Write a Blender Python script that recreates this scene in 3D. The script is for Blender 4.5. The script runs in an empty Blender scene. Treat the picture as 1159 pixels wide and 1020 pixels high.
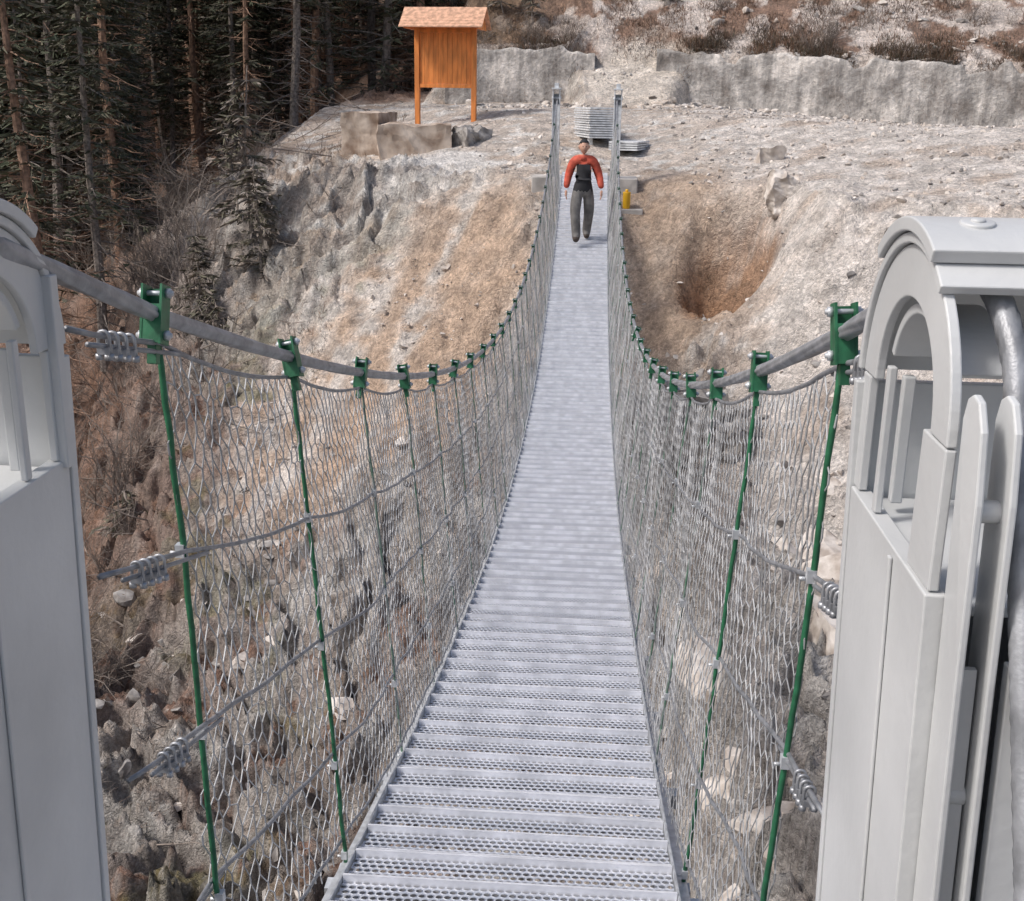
import bpy, bmesh, math, random
import numpy as np
from mathutils import Vector, Matrix
random.seed(7); rng=np.random.default_rng(7)
scene=bpy.context.scene
R=math.radians
# ------------------------------------------------------------------ helpers
def _hash(ix,iy,seed):
    h=(ix.astype(np.int64)*374761393+iy.astype(np.int64)*668265263+seed*1442695041)&0xFFFFFFFF
    h=((h^(h>>13))*1274126177)&0xFFFFFFFF
    h=(h^(h>>16))&0xFFFFFFFF
    return h/4294967295.0*2*np.pi
def perlin(x,y,seed=0):
    x=np.asarray(x,float); y=np.asarray(y,float)
    ix=np.floor(x); iy=np.floor(y); fx=x-ix; fy=y-iy
    u=fx*fx*fx*(fx*(fx*6-15)+10); v=fy*fy*fy*(fy*(fy*6-15)+10)
    def g(dx,dy):
        a=_hash(ix+dx,iy+dy,seed)
        return np.cos(a)*(fx-dx)+np.sin(a)*(fy-dy)
    a=g(0,0);b=g(1,0);c=g(0,1);d=g(1,1)
    return (a+(b-a)*u+(c-a)*v+(a-b-c+d)*u*v)*1.4
def fbm(x,y,f=1,o=4,seed=0,ridge=False):
    s=0;a=1;t=0
    for i in range(o):
        n=perlin(np.asarray(x)*f+i*17.3,np.asarray(y)*f-i*9.1,seed+i)
        if ridge:n=1-2*np.abs(n)
        s=s+a*n;t+=a;a*=.5;f*=2.03
    return s/t
def sm(x,a,b):
    t=np.clip((np.asarray(x,float)-a)/(b-a),0,1); return t*t*(3-2*t)
def link(o):
    scene.collection.objects.link(o); return o
def empty(name,loc=(0,0,0)):
    e=bpy.data.objects.new(name,None); e.location=loc; e.empty_display_size=.3; return link(e)
class MB:
    def __init__(s): s.v=[];s.f=[];s.m=[];s.sm=[]
    def add(s,vs,fs,mat=0,smooth=False):
        n=len(s.v); s.v.extend([tuple(map(float,p)) for p in vs])
        for f in fs:
            s.f.append([n+i for i in f]); s.m.append(mat); s.sm.append(smooth)
    def box(s,a,b,mat=0,M=None):
        x0,y0,z0=a;x1,y1,z1=b
        vs=[Vector(p) for p in [(x0,y0,z0),(x1,y0,z0),(x1,y1,z0),(x0,y1,z0),(x0,y0,z1),(x1,y0,z1),(x1,y1,z1),(x0,y1,z1)]]
        if M is not None: vs=[M@p for p in vs]
        s.add(vs,[(3,2,1,0),(4,5,6,7),(0,1,5,4),(1,2,6,5),(2,3,7,6),(3,0,4,7)],mat)
    def extr_x(s,poly,x0,x1,mat=0):
        n=len(poly)
        vs=[(x0,p[0],p[1]) for p in poly]+[(x1,p[0],p[1]) for p in poly]
        fs=[list(range(n))[::-1],[n+i for i in range(n)]]+[(i,(i+1)%n,n+(i+1)%n,n+i) for i in range(n)]
        s.add(vs,fs,mat)
    def tube(s,pts,r,sides=8,mat=0,lobes=0,pitch=.1,amp=.12,cap=True):
        pts=np.array(pts,float); n=len(pts)
        rr=np.full(n,r) if np.isscalar(r) else np.array(r,float)
        T=np.gradient(pts,axis=0); T/=np.linalg.norm(T,axis=1)[:,None]+1e-12
        ref=np.array([1.,0,0]) if abs(T[0][0])<.8 else np.array([0,0,1.])
        L=np.concatenate([[0],np.cumsum(np.linalg.norm(np.diff(pts,axis=0),axis=1))])
        vs=[]
        for i in range(n):
            A=ref-T[i]*ref.dot(T[i]);A/=np.linalg.norm(A);B=np.cross(T[i],A);ref=A
            for k in range(sides):
                th=2*math.pi*k/sides; q=rr[i]
                if lobes:q*=1-amp+amp*2*abs(math.cos(lobes*.5*(th-2*math.pi*L[i]/pitch)))
                vs.append(pts[i]+q*(math.cos(th)*A+math.sin(th)*B))
        fs=[(i*sides+k,i*sides+(k+1)%sides,(i+1)*sides+(k+1)%sides,(i+1)*sides+k) for i in range(n-1) for k in range(sides)]
        if cap: fs+= [list(range(sides))[::-1],[(n-1)*sides+k for k in range(sides)]]
        s.add(vs,fs,mat,True)
    def obj(s,name,mats,parent=None,bevel=0,loc=None,M=None):
        me=bpy.data.meshes.new(name); me.from_pydata(s.v,[],s.f); 
        for m in mats: me.materials.append(m)
        me.polygons.foreach_set('material_index',s.m); me.polygons.foreach_set('use_smooth',s.sm); me.update()
        o=bpy.data.objects.new(name,me); link(o)
        if bevel:
            b=o.modifiers.new('b','BEVEL'); b.width=bevel; b.segments=2; b.limit_method='ANGLE'
        if M is not None:o.matrix_world=M
        if loc:o.location=loc
        if parent:o.parent=parent
        return o
def npmesh(name,V,F,mats,midx=None,parent=None,smooth=False):
    V=np.asarray(V,np.float32);F=np.asarray(F,np.int32);k=F.shape[1]
    me=bpy.data.meshes.new(name); me.vertices.add(len(V)); me.vertices.foreach_set('co',V.ravel())
    me.loops.add(F.size); me.loops.foreach_set('vertex_index',F.ravel())
    me.polygons.add(len(F)); me.polygons.foreach_set('loop_start',np.arange(len(F),dtype=np.int32)*k)
    me.polygons.foreach_set('loop_total',np.full(len(F),k,np.int32))
    for m in mats: me.materials.append(m)
    if midx is not None: me.polygons.foreach_set('material_index',np.asarray(midx,np.int32))
    me.polygons.foreach_set('use_smooth',np.full(len(F),smooth))
    me.update(calc_edges=True); me.validate()
    o=bpy.data.objects.new(name,me); link(o)
    if parent:o.parent=parent
    return o
def edges_mesh(A,B,r,ns=3):
    A=np.asarray(A,float);B=np.asarray(B,float);n=len(A)
    r=np.broadcast_to(np.asarray(r,float),(n,))
    T=B-A; T/=np.linalg.norm(T,axis=1)[:,None]+1e-9
    ref=np.where(np.abs(T[:,2:3])>.7,np.array([[1.,0,0]]),np.array([[0,0,1.]]))
    P=np.cross(T,ref);P/=np.linalg.norm(P,axis=1)[:,None]+1e-9;Q=np.cross(T,P)
    V=np.zeros((n,2*ns,3))
    for k in range(ns):
        th=2*math.pi*k/ns; o=(math.cos(th)*P+math.sin(th)*Q)*r[:,None]
        V[:,k]=A+o; V[:,ns+k]=B+o
    base=(np.arange(n)*2*ns)[:,None]
    F=np.concatenate([base+np.array([[k,(k+1)%ns,ns+(k+1)%ns,ns+k]]) for k in range(ns)],0)
    return V.reshape(-1,3),F
# ------------------------------------------------------------------ materials
def mat(name,col,rough=.6,metal=0,var=.25,scale=8,bump=.2,bscale=40,col2=None,detail=6,map_=None):
    m=bpy.data.materials.new(name); m.use_nodes=True; nt=m.node_tree; b=nt.nodes['Principled BSDF']
    tc=nt.nodes.new('ShaderNodeTexCoord')
    n=nt.nodes.new('ShaderNodeTexNoise'); n.inputs['Scale'].default_value=scale; n.inputs['Detail'].default_value=detail
    src=tc.outputs['Object']
    if map_:
        mp=nt.nodes.new('ShaderNodeMapping');mp.inputs['Scale'].default_value=map_;nt.links.new(src,mp.inputs['Vector']);nt.links.new(mp.outputs[0],n.inputs['Vector'])
    else: nt.links.new(src,n.inputs['Vector'])
    cr=nt.nodes.new('ShaderNodeValToRGB')
    c2=col2 if col2 else tuple(c*(1-var) for c in col)
    cr.color_ramp.elements[0].position=.36;cr.color_ramp.elements[1].position=.64
    cr.color_ramp.elements[0].color=(*c2,1); cr.color_ramp.elements[1].color=(*[min(1,c*(1+var*.4)) for c in col],1)
    nt.links.new(n.outputs['Fac'],cr.inputs['Fac']); nt.links.new(cr.outputs['Color'],b.inputs['Base Color'])
    b.inputs['Roughness'].default_value=rough; b.inputs['Metallic'].default_value=metal
    if bump:
        n2=nt.nodes.new('ShaderNodeTexNoise'); n2.inputs['Scale'].default_value=bscale; n2.inputs['Detail'].default_value=5
        nt.links.new(tc.outputs['Object'],n2.inputs['Vector'])
        bp=nt.nodes.new('ShaderNodeBump'); bp.inputs['Strength'].default_value=bump; bp.inputs['Distance'].default_value=.02
        nt.links.new(n2.outputs['Fac'],bp.inputs['Height']); nt.links.new(bp.outputs['Normal'],b.inputs['Normal'])
    return m
M_paint=mat('painted_steel',(.60,.61,.61),.40,0,.16,2.5,.06,60,detail=14)
M_galv=mat('galvanised_steel',(.62,.64,.66),.45,.35,.25,25,.05,80)
M_clip=mat('clip_steel',(.42,.43,.45),.4,.5,.3,25,.05,80)
M_panel=mat('galvanised_panels',(.70,.72,.74),.5,.1,.25,9,.05,80)
M_rope=mat('wire_rope_steel',(.30,.31,.33),.5,.4,.3,30,.1,200)
M_cable=mat('bridge_strand',(.34,.35,.37),.45,.3,.35,20,.1,200)
M_wire=mat('net_wire',(.54,.545,.55),.5,.3,.4,3,0)
M_green=mat('green_coating',(.025,.15,.07),.5,.05,.35,30,.05,80)
M_green2=mat('green_hanger_worn',(.09,.18,.12),.5,.2,.6,18,.05,80,col2=(.24,.26,.26))
M_wood=mat('stained_wood',(.80,.27,.065),.6,0,.3,3,.15,30,map_=(3,3,.6))
M_roofw=mat('roof_shingle_wood',(.70,.41,.27),.7,0,.35,9,.3,30)
M_conc=mat('old_concrete',(.50,.42,.35),.9,0,.45,2.3,.9,9,col2=(.24,.17,.125),detail=12)
M_conc2=mat('fresh_concrete',(.50,.47,.44),.9,0,.35,3,.4,12,detail=10)
M_rock=mat('rock_pale',(.66,.61,.56),.9,0,.3,4.5,.8,14,col2=(.42,.36,.31),detail=10)
M_rockg=mat('rock_grey',(.37,.35,.33),.9,0,.35,4.5,.8,12,col2=(.18,.16,.145),detail=10)
M_bark=mat('bark',(.30,.255,.22),.9,0,.5,12,.6,30)
M_barkr=mat('bark_red',(.36,.225,.155),.9,0,.5,10,.6,30)
M_needle=mat('needles',(.085,.097,.055),.8,0,.5,1.5,0)
M_needle2=mat('needles_brownish',(.13,.12,.08),.8,0,.5,1.5,0)
M_twig=mat('dry_twigs',(.28,.235,.20),.9,0,.5,2,0)
M_straw=mat('dry_grass',(.26,.165,.11),.9,0,.5,1,0)
M_log=mat('barkless_log',(.70,.66,.60),.8,0,.35,6,.3,20)
# ------------------------------------------------------------------ terrain
PY=[-300,-1.0,1.0,1.7,2.6,8,12,16,18.4,20.6,21.6,22.9,23.9,31,38,60]
PZ=[-.1,-.1,-.12,-.6,-8.6,-9.4,-8.3,-5.9,-4.0,-2.25,-1.5,-.45,.05,1.28,1.5,1.6]
def yw(x): return 38-.16*np.clip(x,0,20)
def bankmask(x,y): return np.clip(1.25*np.exp(-(((x+3.7-.25*(y-21.5))/3.2)**2+((y-21.5)/3.1)**2)),0,1)
def ground0(x,y):
    x=np.asarray(x,float);y=np.asarray(y,float)
    e=.8*np.clip(-x-1.2,0,12)-1.05*np.clip(x-1.2,0,9)
    ef=sm(y,8,15)
    wx=.7*fbm(x,y,.25,2,900)
    yy=y-e*ef+wx*(1-sm(y,21.5,23))*1.2
    z=np.interp(yy,PY,PZ)
    rock=1-sm(yy,22,25)
    z=z-(.55*np.clip(-x-8,0,12))*sm(y,3,12)
    z=np.maximum(z,-11+.05*np.abs(x))
    fl=-9+4.4*sm(x,.2,2.4)+.05*np.clip(x,0,30)
    z=np.where(y>2.4,np.maximum(z,fl),z)
    z=z-(.045*np.clip(x-3,0,15)+.045*np.clip(x-4,0,12)*sm(y,26,33))*sm(y,20,28)
    # dug-out hollow right of the bridge end and its rim
    hx=x-2.65+.25*fbm(x,y,.9,3,911); hy=y-21.0+.3*fbm(x,y,.8,3,921)
    z=z-2.1*np.exp(-((hx/.72)**2+(hy/.95)**2)**1.4)
    z=z+.60*np.exp(-(((x-4.0)/.6)**2+((y-19.6)/1.3)**2))
    w=yw(x); mid=sm(x,-.9,0)*(1-sm(x,2.2,3.2))
    m=sm(x,-5.5,-3.8)
    half0=w-.02-2.6*mid; half1=w+.25+1.2*mid
    st=np.clip((y-half0)/(half1-half0),0,1)
    z=z+m*(st*(1.65+.05*np.clip(x-4,0,12))+.62*np.clip(y-w-.3,0,60))
    z=z+(1-m)*(.42*np.clip(y-46,0,80))
    z=z+.35*np.clip(np.abs(x)-40,0,60)*sm(y,5,30)
    n=.42*fbm(x,y,.33,3,3,True)+.30*fbm(x,y,.9,5,11)+.10*fbm(x,y,3.2,3,23)
    q=3.2*fbm(x+.5*y,y-.3*x,.42,4,61)+.55*z; fr=q-np.floor(q); ter_=(sm(fr,.35,.65)-fr)
    hillm=sm(y,38.6,41)
    amp=.16+1.0*rock+.8*hillm
    bank=bankmask(x,y)
    rg_=np.maximum(sm(x,1.6,3.0)*sm(y,12,17),sm(x,.2,.8)*sm(y,18.6,19.6))
    smooth_=np.clip(bank+.85*rg_,0,1)
    amp=amp*(1-.66*smooth_)
    n2=(amp*n+.85*rock*(1-smooth_)*ter_)*sm(y,2.2,3.2)
    keep=1-np.exp(-((x/1.4)**2+((y-24.2)/1.3)**2))
    return z+n2*keep
def ground(x,y): return float(ground0(np.array([x]),np.array([y]))[0])
def grow(c,d,B):
    s=d;p=c;o=[]
    while abs(p)<abs(B): s*=1.18;p+=s*(1 if B>0 else -1);o.append(p)
    return o
cx=list(np.arange(-20,-11,.12))+list(np.arange(-11,7.5,.055))+list(np.arange(7.5,16,.1))
xs=np.array(grow(cx[0],.13,-220)[::-1]+cx+grow(cx[-1],.11,220))
cy=list(np.arange(2,5,.15))+list(np.arange(5,27,.057))+list(np.arange(27,44,.10))
ys=np.array(grow(cy[0],.15,-120)[::-1]+cy+grow(cy[-1],.12,260))
X,Y=np.meshgrid(xs,ys); Z=ground0(X,Y)
slope=np.hypot(*np.gradient(Z,ys,xs))
crag=sm(slope,.35,1.0)
bankA=bankmask(X,Y)
rgA=np.maximum(sm(X,1.6,3.0)*sm(Y,12,17),sm(X,.2,.8)*sm(Y,18.6,19.6))
sharp=fbm(X+.3*Z,Y+Z*1.2,1.9,4,41,True)
gully=-.15*np.clip(fbm(X*1.6+.4*Y,Y*.25,1.1,4,47,True),0,1)*bankA
Z=Z+crag*(.16*sharp+.07*fbm(X,Y+Z,5.5,3,45,True))*(1-.70*np.maximum(bankA,rgA*.9))+.035*fbm(X,Y,5,3,51)+gully
nx,ny=len(xs),len(ys)
V=np.stack([X,Y,Z],-1).reshape(-1,3)
ii=(np.arange(ny-1)[:,None]*nx+np.arange(nx-1)[None,:]).ravel()
F=np.stack([ii,ii+1,ii+nx+1,ii+nx],1)
def C(*a):return np.array(a,float)
def mixc(a,b,t): return a*(1-t[...,None])+b*t[...,None]
n1=fbm(X,Y,.22,4,101);n2=fbm(X,Y,.7,5,111);n3=fbm(X,Y+Z,1.6,5,121);n4=fbm(X*.4,Y*.4+Z*2,1.2,4,131);n5=fbm(X,Y,3.3,4,141)
col=np.zeros(X.shape+(3,))+C(.70,.61,.535)
col=mixc(col,C(.53,.395,.295),sm(n1+.5*n2,-.02,.35)*.7)
col=mixc(col,C(.86,.83,.79),sm(n3+.4*n5,.04,.28)*.85)
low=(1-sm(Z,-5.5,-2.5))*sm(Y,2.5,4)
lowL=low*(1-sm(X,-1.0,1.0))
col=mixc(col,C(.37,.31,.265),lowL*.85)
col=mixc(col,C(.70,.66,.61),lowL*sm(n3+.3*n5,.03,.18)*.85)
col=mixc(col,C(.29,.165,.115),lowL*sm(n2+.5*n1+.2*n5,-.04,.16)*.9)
sp=np.clip(bankA*1.0,0,1)
col=mixc(col,C(.62,.44,.31),sm(sp+.3*n2,.3,.75)*.85)
for (k0,k1,wd) in ((-4.9,.42,.42),(-6.0,.5,.3),(-6.9,.55,.35),(-3.3,.3,.22)):
    stk=np.exp(-(((X-k0-k1*(Y-21)+.6*n2+.3*n3)/wd)**2))*sm(Y,15,18)*(1-sm(Y,25,28))
    col=mixc(col,C(.88,.84,.79),np.clip(stk*(1+2.5*n3),0,1)*.7)
wh=np.exp(-(((X+3.3)/1.3)**2+((Y-26.0)/1.8)**2));col=mixc(col,C(.88,.84,.80),sm(wh+.3*n3,.25,.65)*.85)
ho=np.exp(-(((X-2.6)/1.0)**2+((Y-20.9)/1.2)**2)); 
rg=sm(X,2.0,3.6)*sm(Y,12,16)*(1-sm(Y,36,38)); col=mixc(col,C(.84,.77,.71)+.16*n5[...,None],rg*.85)
col=mixc(col,C(.60,.48,.39),rg*sm(n2+.3*n1,.06,.28)*.7)
nr=sm(X,.4,1.0)*(1-sm(X,2.2,3.2))*sm(Y,18.8,20)*(1-sm(Y,23.5,24.5));col=mixc(col,C(.58,.42,.30),nr*.75)
col=mixc(col,C(.44,.25,.14),sm(ho+.25*n3+.15*n5,.35,.7)*.9)
rr_=sm(X,.6,1.8)*(1-sm(Y,14,17));col=mixc(col,C(.76,.71,.66),rr_*.8*sm(n3+.6*n5,-.25,.15))
ll=(1-sm(X+.25*(Y-20),-8,-5.2))*(1-sm(Y,26,30))
col=mixc(col,C(.27,.155,.11),ll*sm(n2+.6*n1,-.2,.1)*.9)
ol=(1-sm(X,-4.5,-2.5))*(1-sm(Y,22,26))
col=mixc(col,C(.17,.165,.065),ol*sm(n1*1.2+n3*.6,.10,.30)*.7)
col=mixc(col,C(.46,.44,.415),sm(slope,1.0,1.7)*.6*(1-rg*.6)*(1-sp)*(1-rgA))
col=mixc(col,C(.21,.165,.14),sm(n4+.3*n5,.14,.30)*.7*sm(slope,.4,.9)*(1-.85*sp)*(1-.85*rgA))
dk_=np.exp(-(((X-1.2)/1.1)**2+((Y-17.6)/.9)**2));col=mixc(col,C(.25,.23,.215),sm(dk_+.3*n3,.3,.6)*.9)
ff=np.maximum((1-sm(X+.35*(Y-26)+1.0*n1,-12.0,-8.0)),sm(Y,38,40)*(1-sm(X,-6,-4.5)))
ff=ff*sm(Y,14,22)
col=mixc(col,C(.30,.18,.125)+.14*n3[...,None],ff*.9)
hb=sm(Y-yw(X),.1,.6)*sm(X,-5.5,-4)
col=mixc(col,C(.86,.75,.68),hb*.7)
col=mixc(col,C(.33,.195,.13),hb*sm(n2+.6*n1+.3*n5+.02,-.02,.14)*.9)
col=mixc(col,C(.25,.17,.105),hb*(1-sm(X+n2,-3,.3))*.75)
pl=np.exp(-(((X-1.5)/1.8)**2+((Y-37)/1.9)**2));col=mixc(col,C(.88,.79,.69),sm(pl+.3*n3,.2,.6)*.85)
col=mixc(col,C(.45,.40,.36),1-sm(Y,1.5,3))
col=np.clip(col,0.02,.9)
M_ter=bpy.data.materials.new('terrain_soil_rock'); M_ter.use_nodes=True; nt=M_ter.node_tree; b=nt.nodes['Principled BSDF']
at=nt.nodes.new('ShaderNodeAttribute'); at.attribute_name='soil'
tc=nt.nodes.new('ShaderNodeTexCoord')
def noise(sc,det=8,rough=.6):
    n=nt.nodes.new('ShaderNodeTexNoise');n.inputs['Scale'].default_value=sc;n.inputs['Detail'].default_value=det;n.inputs['Roughness'].default_value=rough
    nt.links.new(tc.outputs['Object'],n.inputs['Vector']);return n
na=noise(2.2,10,.7); nb=noise(14,6,.75)
vo=nt.nodes.new('ShaderNodeTexVoronoi');vo.inputs['Scale'].default_value=15
vo2=nt.nodes.new('ShaderNodeTexVoronoi');vo2.inputs['Scale'].default_value=2.6;vo2.feature='DISTANCE_TO_EDGE'
dv=nt.nodes.new('ShaderNodeVectorMath');dv.operation='ADD'
nw=noise(2.5,5); sc=nt.nodes.new('ShaderNodeVectorMath');sc.operation='SCALE';sc.inputs['Scale'].default_value=.9
nt.links.new(nw.outputs['Color'],sc.inputs[0]);nt.links.new(tc.outputs['Object'],dv.inputs[0]);nt.links.new(sc.outputs[0],dv.inputs[1]);nt.links.new(dv.outputs[0],vo2.inputs['Vector']);nt.links.new(dv.outputs[0],vo.inputs['Vector'])
def mr(src,a,b_,c,d):
    m=nt.nodes.new('ShaderNodeMapRange');m.inputs[1].default_value=a;m.inputs[2].default_value=b_;m.inputs[3].default_value=c;m.inputs[4].default_value=d
    nt.links.new(src,m.inputs[0]);return m.outputs[0]
def mul(a,b_,op='MULTIPLY'):
    m=nt.nodes.new('ShaderNodeMath');m.operation=op
    for i,q in enumerate((a,b_)):
        if isinstance(q,(int,float)):m.inputs[i].default_value=q
        else:nt.links.new(q,m.inputs[i])
    return m.outputs[0]
f1=mr(na.outputs['Fac'],.34,.66,.62,1.2); f2=mr(nb.outputs['Fac'],.33,.67,.62,1.2)
rv=nt.nodes.new('ShaderNodeSeparateColor');nt.links.new(vo.outputs['Color'],rv.inputs[0])
f3=mr(rv.outputs[0],0,1,.74,1.18); f4=mr(vo2.outputs['Distance'],0,.03,.84,1.0)
fac=mul(mul(f1,f2),mul(f3,f4))
vm=nt.nodes.new('ShaderNodeVectorMath');vm.operation='SCALE';nt.links.new(at.outputs['Color'],vm.inputs[0]);nt.links.new(fac,vm.inputs['Scale'])
nt.links.new(vm.outputs[0],b.inputs['Base Color']); b.inputs['Roughness'].default_value=.95
h=mul(mul(na.outputs['Fac'],1.5),mul(mul(nb.outputs['Fac'],.55),mul(vo.outputs['Distance'],-.4),'ADD'),'ADD')
bp=nt.nodes.new('ShaderNodeBump');bp.inputs['Strength'].default_value=1;bp.inputs['Distance'].default_value=.08
nt.links.new(h,bp.inputs['Height']);nt.links.new(bp.outputs['Normal'],b.inputs['Normal'])
ter=npmesh('terrain',V,F,[M_ter],smooth=True)
ca=ter.data.color_attributes.new('soil','FLOAT_COLOR','POINT')
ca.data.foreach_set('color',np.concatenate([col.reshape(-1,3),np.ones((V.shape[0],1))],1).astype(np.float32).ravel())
# ------------------------------------------------------------------ rocks
def ico():
    bm=bmesh.new();bmesh.ops.create_icosphere(bm,subdivisions=2,radius=1);v=np.array([p.co[:] for p in bm.verts]);f=np.array([[q.index for q in p.verts] for p in bm.faces]);bm.free();return v,f
IV,IF=ico()
def rocks(name,N,region,smin,smax,mats,flat=.7,seed=1,pw=2.2,th=.04):
    rg_=np.random.default_rng(seed);Vs=[];Fs=[];Ms=[];k=0
    x0,x1,y0,y1=region
    px=rg_.uniform(x0,x1,N*4);py=rg_.uniform(y0,y1,N*4)
    keep=(fbm(px,py,.5,3,seed+300)+rg_.normal(0,.10,N*4)>th); px=px[keep][:N];py=py[keep][:N]
    pz=ground0(px,py)
    for x,y,z in zip(px,py,pz):
        s=smin*(smax/smin)**(rg_.random()**pw)
        v=IV.copy()
        for q in range(10):
            d=rg_.normal(size=3);d/=np.linalg.norm(d);h_=rg_.uniform(.25,.62)
            t=v@d; v-=np.outer(np.clip(t-h_,0,None),d)
        v*=rg_.uniform(.7,1.7,3)*np.array([1,1,flat]); a=rg_.uniform(0,6.28);c_,s_=math.cos(a),math.sin(a)
        tl=rg_.normal(0,.35)
        v=v@np.array([[c_,-s_,0],[s_,c_,0],[0,0,1]])@np.array([[1,0,0],[0,math.cos(tl),-math.sin(tl)],[0,math.sin(tl),math.cos(tl)]])
        Vs.append(v*s+[x,y,z+s*.05]);Fs.append(IF+k*len(IV));Ms.append(np.full(len(IF),rg_.integers(0,len(mats))));k+=1
    return npmesh(name,np.concatenate(Vs),np.concatenate(Fs),mats,np.concatenate(Ms))
rocks('rock_rubble',2400,(-13,9,5,19),.03,.26,[M_rock,M_rockg,M_rockg],seed=1,pw=3)
rocks('gravel_stones',4200,(-7,14,16,39),.015,.08,[M_rock,M_rock,M_rock,M_rockg],seed=2,pw=2.6)
rocks('scree_stones',6500,(2,12,12,36),.012,.09,[M_rock,M_rock,M_rock,M_rockg],seed=12,pw=2.6,th=-.15)
rocks('rock_blocks',40,(1.2,4.0,7,15),.2,.7,[M_rock],seed=5,flat=.9,pw=1.3)
rocks('hillside_rocks',1300,(-2,18,38.3,48),.03,.22,[M_rock,M_rock,M_rockg],seed=3)
# ------------------------------------------------------------------ dry grass & brush
def blades(name,N,fn,mats,L=(.15,.45),seed=1,w=.012):
    g=np.random.default_rng(seed);x,y=fn(g,N);z=ground0(x,y);n=len(x)
    l=g.uniform(*L,n);a=g.uniform(0,6.28,n);lean=g.uniform(.2,1.2,n)
    base=np.stack([x,y,z-.03],1);tip=base+np.stack([np.cos(a)*l*lean,np.sin(a)*l*lean,l*(1-.5*lean)],1)
    side=np.stack([-np.sin(a),np.cos(a),0*a],1)*w
    Vv=np.stack([base-side,base+side,tip],1).reshape(-1,3)
    return npmesh(name,Vv,np.arange(3*n).reshape(-1,3),mats,g.integers(0,len(mats),n))
def clump(x0,x1,y0,y1,th,seed,f=.6):
    def fn(g,N):
        cx=g.uniform(x0,x1,N);cy=g.uniform(y0,y1,N);k=fbm(cx,cy,f,3,seed)+g.normal(0,.08,N)>th
        return cx[k],cy[k]
    return fn
blades('dry_grass',80000,clump(-17,-5,6,34,.06,210),[M_straw,M_twig,M_needle2],seed=4,L=(.06,.26),w=.008)
blades('hillside_brush',150000,clump(-5,16,38.2,46,.02,211,.5),[M_straw,M_straw,M_twig],seed=5,L=(.08,.30),w=.012)
def walltop(g,N):
    x=g.uniform(-4.4,15,N);y=yw(x)+np.abs(g.normal(0,.7,N))-.05;k=((x<-.3)|(x>2.6))&(fbm(x,y,.8,2,77)+g.normal(0,.1,N)>-.05);return x[k],y[k]
blades('wall_top_brush',70000,walltop,[M_straw,M_straw,M_twig,M_needle2],seed=6,L=(.08,.38),w=.012)
def sticks(name,N,fn,seed,m,L=(.4,1.8),r=.012):
    g=np.random.default_rng(seed);x,y=fn(g,N);z=ground0(x,y);A=[];B=[];Rr=[]
    for i in range(len(x)):
        a=g.uniform(0,6.28);l=g.uniform(*L);p=np.array([x[i],y[i],z[i]+.03]);el=g.uniform(-.1,.5)
        for k in range(5):
            a+=g.normal(0,.25);q=p+np.array([math.cos(a)*math.cos(el),math.sin(a)*math.cos(el),math.sin(el)])*l/5
            A.append(p);B.append(q);Rr.append(r*(1-.15*k));
            if g.random()<.6:
                d=g.normal(size=3);d[2]=abs(d[2]);d/=np.linalg.norm(d);A.append(q);B.append(q+d*l*.25);Rr.append(r*.5)
            p=q
    V_,F_=edges_mesh(A,B,np.array(Rr),4);return npmesh(name,V_,F_,[m])
sticks('fallen_branches',520,clump(-16,-5.5,9,36,-.1,310),8,M_twig,L=(.4,2.2),r=.014)
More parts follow.
